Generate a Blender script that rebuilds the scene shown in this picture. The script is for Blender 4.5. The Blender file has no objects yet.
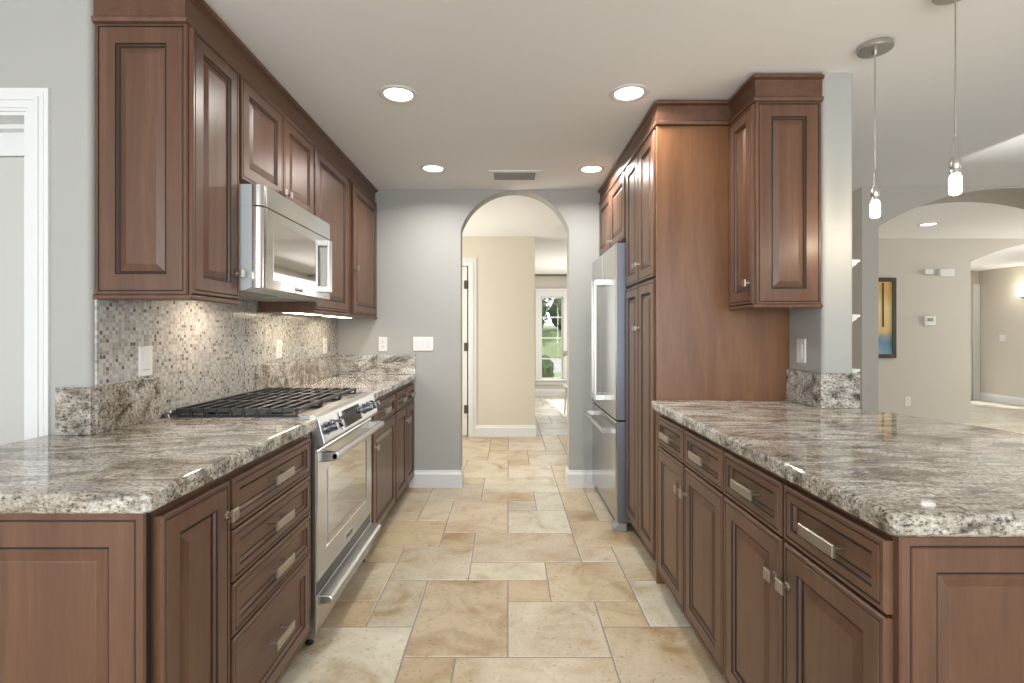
import bpy, bmesh, math, random
from mathutils import Vector, Matrix
random.seed(7)
S = bpy.context.scene
COL = S.collection

# ------------------------------------------------------------------ camera
H = 1.248
cam_d = bpy.data.cameras.new('camera'); cam = bpy.data.objects.new('camera', cam_d); COL.objects.link(cam)
cam.location = (0, 0, H); cam.rotation_euler = (math.pi/2, 0, 0)
cam_d.sensor_fit = 'HORIZONTAL'; cam_d.sensor_width = 36.0
cam_d.lens = 505/1024*36
cam_d.shift_x = 3.5/1024; cam_d.shift_y = -8.5/1024
cam_d.clip_start = 0.05; cam_d.clip_end = 200
S.camera = cam
# ------------------------------------------------------------------ world / light / exposure
S.view_settings.view_transform = 'Standard'; S.view_settings.look = 'None'
S.view_settings.gamma = 1.0; S.view_settings.use_curve_mapping = False
S.view_settings.exposure = 0.27
S.cycles.use_denoising = True
S.cycles.max_bounces = 10; S.cycles.diffuse_bounces = 6; S.cycles.glossy_bounces = 5
S.cycles.sample_clamp_indirect = 4.0
S.cycles.caustics_reflective = False; S.cycles.caustics_refractive = False
W = bpy.data.worlds.new('sky'); S.world = W; W.use_nodes = True
bgn = W.node_tree.nodes['Background']
bgn.inputs['Color'].default_value = (0.92, 0.962, 1.0, 1); bgn.inputs['Strength'].default_value = 2.3

def lamp(name, kind, loc, energy, color, target=None, parent=None, **kw):
    d = bpy.data.lights.new(name, kind); d.energy = energy; d.color = color
    for k, v in kw.items(): setattr(d, k, v)
    o = bpy.data.objects.new(name, d); COL.objects.link(o)
    o.location = loc
    if target is not None:
        o.rotation_euler = (Vector(target)-Vector(loc)).to_track_quat('-Z', 'Y').to_euler()
    if parent is not None:
        o.parent = parent; o.location = Vector(loc)-parent.location
    return o
# sun through the far front windows
lamp('sun', 'SUN', (2, 14, 8), 5.0, (1, .93, .82), target=(2.1*1, 14-1.36*1, 7), angle=0.009)
# daylight lamp for the windows behind the camera; the others are added fill
lamp('daylight_fill', 'AREA', (-0.3, -3.2, 1.45), 120, (.92, .962, 1.0), target=(-0.3, 5, 1.45), shape='RECTANGLE', size=5.5, size_y=1.9)
lamp('daylight_fill', 'AREA', (7.6, 0.2, 1.3), 45, (1.0, .97, .95), target=(3.2, 2.4, 2.4), shape='RECTANGLE', size=3.0, size_y=1.9)  # added unseen lamp, tilted up to brighten the living room ceiling
lamp('daylight_fill', 'AREA', (1.85, 8.4, 1.4), 45, (1.0, .97, .93), target=(.3, 8.3, .9), shape='RECTANGLE', size=2.0, size_y=1.6)  # added unseen lamp brightening the far room
lamp('daylight_fill', 'AREA', (6.8, 9.2, 1.4), 26, (1.0, .97, .93), target=(7.5, 6.0, 1.0), shape='RECTANGLE', size=1.6, size_y=1.6)  # added unseen lamp brightening the foyer
# added fill past the arch and in the hall, then the ceiling streak spot
lamp('daylight_fill', 'AREA', (8.6, 5.3, 1.4), 80, (1.0, .97, .92), target=(3, 5.25, 1.5), shape='RECTANGLE', size=1.2, size_y=1.7)  # added unseen lamp brightening the room behind the wide arch
lamp('hall_fill', 'AREA', (-1.9, 5.2, 1.5), 45, (1.0, .93, .80), target=(1, 5.2, 1.5), shape='RECTANGLE', size=1.2, size_y=1.6)  # added unseen lamp brightening the hall wall
glint = lamp('glint_spot', 'SPOT', (3.6, 3.0, .3), 130, (1, .97, .92), spot_size=math.radians(80), spot_blend=0, shadow_soft_size=0)
glint.rotation_euler = (math.pi, 0, 0)          # straight up: added spot, beam masked to draw the ceiling sun streak
glint.data.use_nodes = True; gt = glint.data.node_tree; ge = gt.nodes['Emission']
gtc = gt.nodes.new('ShaderNodeTexCoord'); gsp = gt.nodes.new('ShaderNodeSeparateXYZ'); gt.links.new(gtc.outputs['Normal'], gsp.inputs[0])
def gmath(op, a, b):
    n = gt.nodes.new('ShaderNodeMath'); n.operation = op
    for k, v in enumerate((a, b)):
        if isinstance(v, (int, float)): n.inputs[k].default_value = v
        else: gt.links.new(v, n.inputs[k])
    return n.outputs[0]
def gsmooth(v, a, b, c, d):
    n = gt.nodes.new('ShaderNodeMapRange'); gt.links.new(v, n.inputs['Value'])
    for k, q in zip(('From Min', 'From Max', 'To Min', 'To Max'), (a, b, c, d)): n.inputs[k].default_value = q
    return n.outputs[0]
gz_ = gmath('ABSOLUTE', gsp.outputs['Z'], 0)
gu = gmath('DIVIDE', gsp.outputs['X'], gz_); gv_ = gmath('DIVIDE', gsp.outputs['Y'], gz_)
GLX, GLY = 1, -1
gX = gmath('MULTIPLY_ADD', gu, 2.11*GLX); gX.node.inputs[2].default_value = 3.6
gY = gmath('MULTIPLY_ADD', gv_, 2.11*GLY); gY.node.inputs[2].default_value = 3.0
gm = gmath('MULTIPLY', gsmooth(gX, 2.98, 3.02, 0, 1), gsmooth(gX, 3.03, 3.55, 1, 0))
gm = gmath('MULTIPLY', gm, gsmooth(gY, 2.9, 3.5, 1, 0))
gt.links.new(gm, ge.inputs['Strength'])

# ------------------------------------------------------------------ materials
def new_mat(name):
    m = bpy.data.materials.new(name); m.use_nodes = True
    nt = m.node_tree; b = nt.nodes['Principled BSDF']
    return m, nt, b
def N(nt, t, **kw):
    n = nt.nodes.new(t)
    for k, v in kw.items():
        if k in n.inputs: n.inputs[k].default_value = v
        else: setattr(n, k, v)
    return n
def plain(name, col, rough=.5, metal=0, emit=0, ecol=None, bump=0, bscale=200, var=0):
    m, nt, b = new_mat(name)
    b.inputs['Base Color'].default_value = (*col, 1); b.inputs['Roughness'].default_value = rough
    b.inputs['Metallic'].default_value = metal
    if emit:
        b.inputs['Emission Color'].default_value = (*(ecol or col), 1); b.inputs['Emission Strength'].default_value = emit
    tc = N(nt, 'ShaderNodeTexCoord')
    nz = N(nt, 'ShaderNodeTexNoise', Scale=bscale, Detail=3.0); nt.links.new(tc.outputs['Object'], nz.inputs['Vector'])
    if var:
        mx = N(nt, 'ShaderNodeMix', data_type='RGBA'); 
        mx.inputs[6].default_value = (*[c*(1-var) for c in col], 1); mx.inputs[7].default_value = (*[min(1, c*(1+var)) for c in col], 1)
        nt.links.new(nz.outputs['Fac'], mx.inputs[0]); nt.links.new(mx.outputs[2], b.inputs['Base Color'])
    if bump:
        bp = N(nt, 'ShaderNodeBump', Strength=bump, Distance=.001); nt.links.new(nz.outputs['Fac'], bp.inputs['Height'])
        nt.links.new(bp.outputs['Normal'], b.inputs['Normal'])
    return m
def ramp(nt, fac, stops, interp='LINEAR'):
    r = nt.nodes.new('ShaderNodeValToRGB'); cr = r.color_ramp; cr.interpolation = interp
    while len(cr.elements) > len(stops): cr.elements.remove(cr.elements[-1])
    while len(cr.elements) < len(stops): cr.elements.new(.5)
    for e, (p, c) in zip(cr.elements, stops): e.position = p; e.color = (*c, 1)
    nt.links.new(fac, r.inputs['Fac']); return r.outputs['Color']
def mapping(nt, scale, kind='Object', rot=(0, 0, 0), loc=(0, 0, 0)):
    tc = N(nt, 'ShaderNodeTexCoord'); mp = N(nt, 'ShaderNodeMapping')
    mp.inputs['Scale'].default_value = scale; mp.inputs['Rotation'].default_value = rot; mp.inputs['Location'].default_value = loc
    nt.links.new(tc.outputs[kind], mp.inputs['Vector']); return mp.outputs['Vector']

def wood(name, a, b_, c, scale=(9, 9, .8), rough=.33):
    m, nt, b = new_mat(name)
    v = mapping(nt, scale)
    n1 = N(nt, 'ShaderNodeTexNoise', Scale=1.3, Detail=6.0, Roughness=.66, Distortion=.9); nt.links.new(v, n1.inputs['Vector'])
    v2 = mapping(nt, tuple(s*8 for s in scale))
    n2 = N(nt, 'ShaderNodeTexNoise', Scale=2.0, Detail=3.0); nt.links.new(v2, n2.inputs['Vector'])
    col = ramp(nt, n1.outputs['Fac'], [(.3, a), (.52, b_), (.75, c)])
    mx = N(nt, 'ShaderNodeMix', data_type='RGBA', blend_type='MULTIPLY'); mx.inputs[0].default_value = .28
    nt.links.new(col, mx.inputs[6]); nt.links.new(n2.outputs['Fac'], mx.inputs[7])
    nt.links.new(mx.outputs[2], b.inputs['Base Color'])
    b.inputs['Roughness'].default_value = rough
    b.inputs['Specular IOR Level'].default_value = .38; b.inputs['Coat Weight'].default_value = .10; b.inputs['Coat Roughness'].default_value = .3
    return m
M = {}
M['wood'] = wood('stained_maple', (.100, .048, .028), (.137, .068, .040), (.176, .091, .054), rough=.38)
M['wood_flat'] = wood('stained_maple_crosswise', (.100, .048, .028), (.137, .068, .040), (.176, .091, .054), scale=(9, .8, 9), rough=.38)
M['wood_lit'] = wood('stained_maple_warm_lit', (.152, .066, .030), (.205, .095, .044), (.252, .124, .060), scale=(6, 6, .55), rough=.3)  # same cabinet wood, warm light on the tall side put into its colour
M['glaze'] = plain('dark_glaze', (.012, .007, .006), .6)
M['toe_shade'] = plain('toe_kick_shade_brown', (.05, .025, .016), .6)  # toe kick brown darkened, shade of the recess put into the colour
M['wall'] = plain('greige_paint', (.37, .372, .352), .75, bump=.15, bscale=160)
M['wall_warm'] = plain('beige_paint', (.61, .57, .475), .75, bump=.15, bscale=160)
M['wall_arch'] = plain('shade_darkened_wall_paint', (.42, .395, .355), .75, bump=.15, bscale=160)  # wall paint darkened, the arch front's shade is in the colour
M['wall_living'] = plain('warm_grey_paint', (.54, .51, .45), .75, bump=.15, bscale=160)
M['ceiling'] = plain('ceiling_paint', (.86, .865, .875), .85, bump=.15, bscale=120)
M['white'] = plain('white_trim_paint', (.68, .69, .69), .35)
M['plastic'] = plain('white_plastic', (.72, .72, .70), .35)
M['slot'] = plain('dark_slot', (.03, .03, .03), .6)
M['steel'] = plain('stainless_steel', (.60, .595, .585), .21, 1.0)
M['steel_soft'] = plain('brushed_stainless', (.54, .535, .525), .33, 1.0)
M['steel_dark'] = plain('grey_steel_side', (.22, .24, .28), .35, .8)
M['knob_steel'] = plain('dark_steel_knob', (.20, .22, .26), .22, 1.0)
M['tray'] = plain('dull_cooktop_steel', (.30, .295, .29), .35, 1.0)
M['nickel'] = plain('satin_nickel', (.45, .41, .35), .32, 1.0, bump=.3, bscale=350)
M['iron'] = plain('black_cast_iron', (.018, .019, .022), .28, 0, bump=.2, bscale=300)
M['black'] = plain('black_plastic', (.012, .012, .013), .3)
M['glass_dark'] = plain('dark_oven_glass', (.012, .012, .014), .03)
M['glass_dark'].node_tree.nodes['Principled BSDF'].inputs['Specular IOR Level'].default_value = 1.0
M['mirror_glass'] = plain('mirrored_oven_glass', (.58, .57, .56), .05, 1.0)
M['micro_body'] = plain('light_grey_appliance_paint', (.50, .54, .56), .45)
M['bulb'] = plain('glowing_frosted_bulb', (1, .95, .85), .4, emit=6, ecol=(1, .90, .75))
M['lens'] = plain('glowing_light_lens', (1, .97, .9), .4, emit=6, ecol=(1, .95, .88))
M['strip'] = plain('glowing_light_strip', (1, .9, .75), .4, emit=9, ecol=(1, .80, .55))
M['grass'] = plain('lawn_grass', (.075, .115, .03), .9, var=.4, bscale=6)
M['asphalt'] = plain('grey_asphalt', (.16, .16, .165), .9, var=.15, bscale=8)
M['leaf'] = plain('garden_leaves', (.085, .12, .05), .8, var=.6, bscale=9)
M['bark'] = plain('tree_bark', (.10, .07, .05), .9, var=.3, bscale=15)
M['frosted'] = plain('frosted_glass', (.50, .50, .48), .35)
M['grey_metal'] = plain('light_grey_vent_paint', (.27, .27, .27), .5)
M['frame_dark'] = plain('dark_picture_frame', (.045, .04, .032), .4)
M['shade_line'] = plain('dark_shade_line_paint', (.16, .13, .115), .6)  # dark tone for the painted shadow line at the far ceiling
M['bronze'] = plain('bronze_hinge', (.10, .075, .055), .4, .7)

def window_glass():
    m = bpy.data.materials.new('clear_window_glass'); m.use_nodes = True; nt = m.node_tree
    for n in list(nt.nodes): nt.nodes.remove(n)
    out = N(nt, 'ShaderNodeOutputMaterial'); mx = N(nt, 'ShaderNodeMixShader'); mx.inputs[0].default_value = .06
    tr = N(nt, 'ShaderNodeBsdfTransparent'); gl = N(nt, 'ShaderNodeBsdfGlossy', Roughness=.02)
    nt.links.new(tr.outputs[0], mx.inputs[1]); nt.links.new(gl.outputs[0], mx.inputs[2]); nt.links.new(mx.outputs[0], out.inputs['Surface'])
    return m
M['glass'] = window_glass()

def granite(name):
    m, nt, b = new_mat(name)
    def noise(scale, detail, rough, dist, st, loc=(0, 0, 0), rz=.18):
        n = N(nt, 'ShaderNodeTexNoise', Scale=scale, Detail=detail, Roughness=rough, Distortion=dist)
        nt.links.new(mapping(nt, st, rot=(0, 0, rz), loc=loc), n.inputs['Vector']); return n.outputs['Fac']
    def mul(a, c, f):
        mx = N(nt, 'ShaderNodeMix', data_type='RGBA', blend_type='MULTIPLY'); mx.inputs[0].default_value = f
        nt.links.new(a, mx.inputs[6]); nt.links.new(c, mx.inputs[7]); return mx.outputs[2]
    base = ramp(nt, noise(3.2, 6, .6, .7, (.7, 1.8, 1.8)), [(.32, (.285, .25, .205)), (.44, (.385, .355, .305)), (.54, (.54, .525, .485)), (.66, (.31, .305, .285))])
    streak = ramp(nt, noise(13, 7, .72, .5, (.55, 2.0, 2.0), (2, 1, 3)), [(.33, (.22, .19, .17)), (.42, (.62, .57, .52)), (.50, (1, 1, 1)), (.70, (1.08, 1.08, 1.07))])
    cloud = ramp(nt, noise(5.5, 8, .72, .9, (.8, 1.5, 1.5), (3.1, 1.7, .4)), [(.34, (.16, .15, .15)), (.42, (.55, .53, .52)), (.49, (1, 1, 1))])
    speck = ramp(nt, noise(95, 3, .65, 0, (1, 1.3, 1.3)), [(.34, (.10, .095, .095)), (.42, (.66, .64, .63)), (.50, (1, 1, 1)), (.66, (1.3, 1.3, 1.3))])
    grain = ramp(nt, noise(260, 2, .6, 0, (1, 1, 1)), [(.30, (.55, .53, .52)), (.45, (1, 1, 1)), (.7, (1.12, 1.12, 1.12))])
    c = mul(mul(mul(mul(base, streak, .9), cloud, .95), speck, .9), grain, .8)
    nt.links.new(c, b.inputs['Base Color']); b.inputs['Roughness'].default_value = .055
    return m
M['granite'] = granite('polished_granite')

def mosaic():
    m, nt, b = new_mat('glass_mosaic_tile')
    tc = N(nt, 'ShaderNodeTexCoord'); sep = N(nt, 'ShaderNodeSeparateXYZ'); nt.links.new(tc.outputs['Object'], sep.inputs[0])
    T = .0138
    cells, fr = [], []
    for ax in ('Y', 'Z'):
        d = N(nt, 'ShaderNodeMath', operation='DIVIDE'); nt.links.new(sep.outputs[ax], d.inputs[0]); d.inputs[1].default_value = T
        f = N(nt, 'ShaderNodeMath', operation='FLOOR'); nt.links.new(d.outputs[0], f.inputs[0])
        q = N(nt, 'ShaderNodeMath', operation='FRACT'); nt.links.new(d.outputs[0], q.inputs[0])
        s = N(nt, 'ShaderNodeMath', operation='SUBTRACT'); nt.links.new(q.outputs[0], s.inputs[0]); s.inputs[1].default_value = .5
        a = N(nt, 'ShaderNodeMath', operation='ABSOLUTE'); nt.links.new(s.outputs[0], a.inputs[0])
        cells.append(f); fr.append(a)
    cb = N(nt, 'ShaderNodeCombineXYZ'); nt.links.new(cells[0].outputs[0], cb.inputs[0]); nt.links.new(cells[1].outputs[0], cb.inputs[1])
    wn = N(nt, 'ShaderNodeTexWhiteNoise', noise_dimensions='3D'); nt.links.new(cb.outputs[0], wn.inputs['Vector'])
    cols = [(0, (.52, .52, .49)), (.18, (.34, .36, .36)), (.32, (.42, .385, .35)), (.47, (.44, .47, .48)), (.60, (.30, .27, .24)), (.70, (.55, .55, .52)), (.84, (.38, .36, .34)), (.94, (.13, .12, .115))]
    c = ramp(nt, wn.outputs['Value'], cols, 'CONSTANT')
    mxx = N(nt, 'ShaderNodeMath', operation='MAXIMUM'); nt.links.new(fr[0].outputs[0], mxx.inputs[0]); nt.links.new(fr[1].outputs[0], mxx.inputs[1])
    g = N(nt, 'ShaderNodeMath', operation='GREATER_THAN'); nt.links.new(mxx.outputs[0], g.inputs[0]); g.inputs[1].default_value = .43
    mx = N(nt, 'ShaderNodeMix', data_type='RGBA'); nt.links.new(g.outputs[0], mx.inputs[0]); nt.links.new(c, mx.inputs[6]); mx.inputs[7].default_value = (.42, .41, .385, 1)
    nt.links.new(mx.outputs[2], b.inputs['Base Color'])
    r = N(nt, 'ShaderNodeMapRange'); nt.links.new(g.outputs[0], r.inputs['Value']); r.inputs['To Min'].default_value = .18; r.inputs['To Max'].default_value = .8
    nt.links.new(r.outputs[0], b.inputs['Roughness'])
    bp = N(nt, 'ShaderNodeBump', Strength=.5, Distance=.001); bp.invert = True; nt.links.new(g.outputs[0], bp.inputs['Height']); nt.links.new(bp.outputs[0], b.inputs['Normal'])
    return m
M['mosaic'] = mosaic()

def travertine():
    m, nt, b = new_mat('travertine_tile')
    at = N(nt, 'ShaderNodeVertexColor', layer_name='tile')
    tc = N(nt, 'ShaderNodeTexCoord')
    # per-tile offset so that veins stop at the joints
    sc = N(nt, 'ShaderNodeVectorMath', operation='SCALE'); nt.links.new(at.outputs['Color'], sc.inputs[0]); sc.inputs['Scale'].default_value = 37.0
    ad = N(nt, 'ShaderNodeVectorMath', operation='ADD'); nt.links.new(tc.outputs['Object'], ad.inputs[0]); nt.links.new(sc.outputs[0], ad.inputs[1])
    n1 = N(nt, 'ShaderNodeTexNoise', Scale=4.5, Detail=6.0, Roughness=.6, Distortion=.8); nt.links.new(ad.outputs[0], n1.inputs['Vector'])
    c1 = ramp(nt, n1.outputs['Fac'], [(.30, (.66, .53, .38)), (.40, (.86, .79, .70)), (.50, (1, 1, 1)), (.60, (1.10, 1.11, 1.12)), (.72, (1.2, 1.25, 1.32))])
    mx = N(nt, 'ShaderNodeMix', data_type='RGBA', blend_type='MULTIPLY'); mx.inputs[0].default_value = 1.0
    nt.links.new(at.outputs['Color'], mx.inputs[6]); nt.links.new(c1, mx.inputs[7])
    n2 = N(nt, 'ShaderNodeTexNoise', Scale=60.0, Detail=3.0, Roughness=.6); nt.links.new(ad.outputs[0], n2.inputs['Vector'])
    c2 = ramp(nt, n2.outputs['Fac'], [(.27, (.45, .36, .27)), (.37, (.92, .9, .88)), (.5, (1, 1, 1))])
    mx2 = N(nt, 'ShaderNodeMix', data_type='RGBA', blend_type='MULTIPLY'); mx2.inputs[0].default_value = .9
    nt.links.new(mx.outputs[2], mx2.inputs[6]); nt.links.new(c2, mx2.inputs[7])
    nt.links.new(mx2.outputs[2], b.inputs['Base Color'])
    rr = N(nt, 'ShaderNodeMapRange'); nt.links.new(n1.outputs['Fac'], rr.inputs['Value']); rr.inputs['To Min'].default_value = .22; rr.inputs['To Max'].default_value = .42
    nt.links.new(rr.outputs[0], b.inputs['Roughness'])
    bp = N(nt, 'ShaderNodeBump', Strength=.35, Distance=.002); nt.links.new(n2.outputs['Fac'], bp.inputs['Height'])
    bp2 = N(nt, 'ShaderNodeBump', Strength=.25, Distance=.006); nt.links.new(n1.outputs['Fac'], bp2.inputs['Height']); nt.links.new(bp.outputs[0], bp2.inputs['Normal'])
    nt.links.new(bp2.outputs[0], b.inputs['Normal'])
    return m
M['travertine'] = travertine()
M['grout'] = plain('grey_grout', (.27, .25, .225), .9, var=.2, bscale=30)

def painting():
    m, nt, b = new_mat('abstract_painting')
    v = mapping(nt, (3, 3, 1.2)); nz = N(nt, 'ShaderNodeTexNoise', Scale=2.0, Detail=4.0, Distortion=1.0); nt.links.new(v, nz.inputs['Vector'])
    tc = N(nt, 'ShaderNodeTexCoord'); sp = N(nt, 'ShaderNodeSeparateXYZ'); nt.links.new(tc.outputs['Generated'], sp.inputs[0])
    md = N(nt, 'ShaderNodeMath', operation='MULTIPLY_ADD'); nt.links.new(nz.outputs['Fac'], md.inputs[0]); md.inputs[1].default_value = .25; nt.links.new(sp.outputs['Z'], md.inputs[2])
    c = ramp(nt, md.outputs[0], [(.10, (.25, .42, .55)), (.30, (.12, .25, .38)), (.38, (.30, .33, .33)), (.45, (.72, .50, .20)), (.8, (.80, .62, .30)), (1, (.62, .38, .12))])
    nt.links.new(c, b.inputs['Base Color']); b.inputs['Roughness'].default_value = .5
    return m
M['painting'] = painting()

# ------------------------------------------------------------------ mesh helpers
class MB:
    def __init__(s): s.v = []; s.f = []; s.m = []
    def add(s, vs, fs, mat=0):
        b = len(s.v); s.v += [Vector(p) for p in vs]
        for f in fs: s.f.append([b+i for i in f]); s.m.append(mat)
        return s
    def box(s, x0, x1, y0, y1, z0, z1, mat=0):
        return s.add([(x0,y0,z0),(x1,y0,z0),(x1,y1,z0),(x0,y1,z0),(x0,y0,z1),(x1,y0,z1),(x1,y1,z1),(x0,y1,z1)],
                     [(3,2,1,0),(4,5,6,7),(0,1,5,4),(1,2,6,5),(2,3,7,6),(3,0,4,7)], mat)
    def prism(s, pts, axis, a, b, mat=0):
        """extrude a closed 2D outline along an axis: 'x' takes (y,z), 'y' takes (x,z), 'z' takes (x,y)"""
        mk = {'x': lambda p, t: (t, p[0], p[1]), 'y': lambda p, t: (p[0], t, p[1]), 'z': lambda p, t: (p[0], p[1], t)}[axis]
        n = len(pts)
        vs = [mk(p, a) for p in pts]+[mk(p, b) for p in pts]
        fs = [tuple(range(n-1, -1, -1)), tuple(range(n, 2*n))]+[(i, (i+1) % n, n+(i+1) % n, n+i) for i in range(n)]
        return s.add(vs, fs, mat)
    def rings(s, O, U, V, Nn, w, h, rings):
        O, U, V, Nn = map(Vector, (O, U, V, Nn)); prev = None
        for k, (ins, dep, mat) in enumerate(rings):
            c = [O+U*ins+V*ins+Nn*dep, O+U*(w-ins)+V*ins+Nn*dep, O+U*(w-ins)+V*(h-ins)+Nn*dep, O+U*ins+V*(h-ins)+Nn*dep]
            b = len(s.v); s.v += c
            if prev is None: s.f.append([b+3, b+2, b+1, b]); s.m.append(mat)
            else:
                for i in range(4): s.f.append([prev+i, prev+(i+1) % 4, b+(i+1) % 4, b+i]); s.m.append(mat)
            prev = b
        s.f.append([prev, prev+1, prev+2, prev+3]); s.m.append(rings[-1][2]); return s
    def cyl(s, p0, p1, r0, r1=None, seg=16, mat=0):
        r1 = r0 if r1 is None else r1
        p0, p1 = Vector(p0), Vector(p1); d = (p1-p0).normalized()
        a = d.orthogonal().normalized(); b = d.cross(a)
        vs = []
        for p, r in ((p0, r0), (p1, r1)):
            for i in range(seg):
                t = 2*math.pi*i/seg; vs.append(p+a*r*math.cos(t)+b*r*math.sin(t))
        fs = [tuple(range(seg-1, -1, -1)), tuple(range(seg, 2*seg))]+[(i, (i+1) % seg, seg+(i+1) % seg, seg+i) for i in range(seg)]
        return s.add(vs, fs, mat)
    def lathe(s, c, prof, seg=24, mat=0, axis='z'):
        c = Vector(c); vs = []; n = len(prof)
        for r, z in prof:
            for i in range(seg):
                t = 2*math.pi*i/seg
                vs.append(c+(Vector((r*math.cos(t), r*math.sin(t), z)) if axis == 'z' else Vector((r*math.cos(t), z, r*math.sin(t)))))
        fs = [tuple(range(seg-1, -1, -1)), tuple(range((n-1)*seg, n*seg))]
        for k in range(n-1):
            for i in range(seg):
                j = (i+1) % seg; fs.append((k*seg+i, k*seg+j, (k+1)*seg+j, (k+1)*seg+i))
        return s.add(vs, fs, mat)
    def tube(s, pts, r, seg=8, mat=0):
        pts = [Vector(p) for p in pts]; n = len(pts); vs = []
        up = Vector((0, 0, 1))
        for k, p in enumerate(pts):
            d = (pts[min(k+1, n-1)]-pts[max(k-1, 0)]).normalized()
            a = d.cross(up); a = a.normalized() if a.length > 1e-4 else Vector((1, 0, 0)); b = d.cross(a).normalized()
            for i in range(seg):
                t = 2*math.pi*i/seg; vs.append(p+a*r*math.cos(t)+b*r*math.sin(t))
        fs = [tuple(range(seg-1, -1, -1)), tuple(range((n-1)*seg, n*seg))]
        for k in range(n-1):
            for i in range(seg):
                j = (i+1) % seg; fs.append((k*seg+i, k*seg+j, (k+1)*seg+j, (k+1)*seg+i))
        return s.add(vs, fs, mat)
    def sweep(s, path, prof, mat=0):
        """profile (out, z) along an XY polyline with mitred corners, out = right of travel"""
        P = [Vector((p[0], p[1], 0)) for p in path]; n = len(P)
        nor = []
        for k in range(n-1):
            d = (P[k+1]-P[k]).normalized(); nor.append(Vector((d.y, -d.x, 0)))
        vs = []
        for k in range(n):
            if k == 0: o = nor[0]
            elif k == n-1: o = nor[-1]
            else:
                o = nor[k-1]+nor[k]; o = o/ (o.dot(nor[k]))
            for q, z in prof: vs.append(P[k]+o*q+Vector((0, 0, z)))
        m = len(prof); fs = [tuple(range(m-1, -1, -1)), tuple(range((n-1)*m, n*m))]
        for k in range(n-1):
            for i in range(m):
                j = (i+1) % m; fs.append((k*m+i, k*m+j, (k+1)*m+j, (k+1)*m+i))
        return s.add(vs, fs, mat)
    def build(s, name, mats, parent=None, bevel=0, seg=2, smooth=False, loc=None, angle=35):
        """link as ONE mesh object; coordinates given in the world, kept relative to the parent thing"""
        if not isinstance(mats, (list, tuple)): mats = [mats]
        off = Vector(loc) if loc is not None else Vector((0, 0, 0))
        p = parent
        while p is not None: off = off+Vector(p.location) if loc is None else off; p = p.parent
        me = bpy.data.meshes.new(name)
        bm = bmesh.new(); bv = [bm.verts.new(v-off) for v in s.v]
        for f, m_ in zip(s.f, s.m):
            try: fc = bm.faces.new([bv[i] for i in f]); fc.material_index = m_
            except ValueError: pass
        bmesh.ops.recalc_face_normals(bm, faces=bm.faces[:])
        big = [f for f in bm.faces if len(f.verts) > 8]
        if big and not bevel: bmesh.ops.triangulate(bm, faces=big)
        if smooth:
            for f in bm.faces: f.smooth = True
            for e in bm.edges:
                if len(e.link_faces) == 2 and e.calc_face_angle(0) > math.radians(angle): e.smooth = False
        bm.to_mesh(me); bm.free()
        for m_ in mats: me.materials.append(M[m_] if isinstance(m_, str) else m_)
        o = bpy.data.objects.new(name, me); COL.objects.link(o)
        if loc is not None: o.location = loc
        if parent is not None: o.parent = parent
        if bevel:
            b = o.modifiers.new('bevel', 'BEVEL'); b.width = bevel; b.segments = seg; b.limit_method = 'ANGLE'; b.angle_limit = math.radians(40)
            b.harden_normals = False
        return o
def tag(o, label=None, cat=None, group=None, kind=None):
    if label: o['label'] = label
    if cat: o['category'] = cat
    if group: o['group'] = group
    if kind: o['kind'] = kind
    return o
def thing(name, loc, label, cat, group=None):
    o = bpy.data.objects.new(name, None); COL.objects.link(o); o.location = loc; o.empty_display_size = .1
    return tag(o, label, cat, group)
def struct(name, mb, mats, label=None, parent=None, **kw):
    o = mb.build(name, mats, parent, **kw)
    if parent is None: tag(o, label, None, kind='structure')
    return o

XL, XR, YB, CZ = -1.382, 1.40, 4.083, 2.407     # kitchen: left wall, right wall, back wall, ceiling
CT, CB = .914, .868                            # countertop top and underside
FL, FR = -.757, .716                           # door faces, left and right base runs

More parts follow.
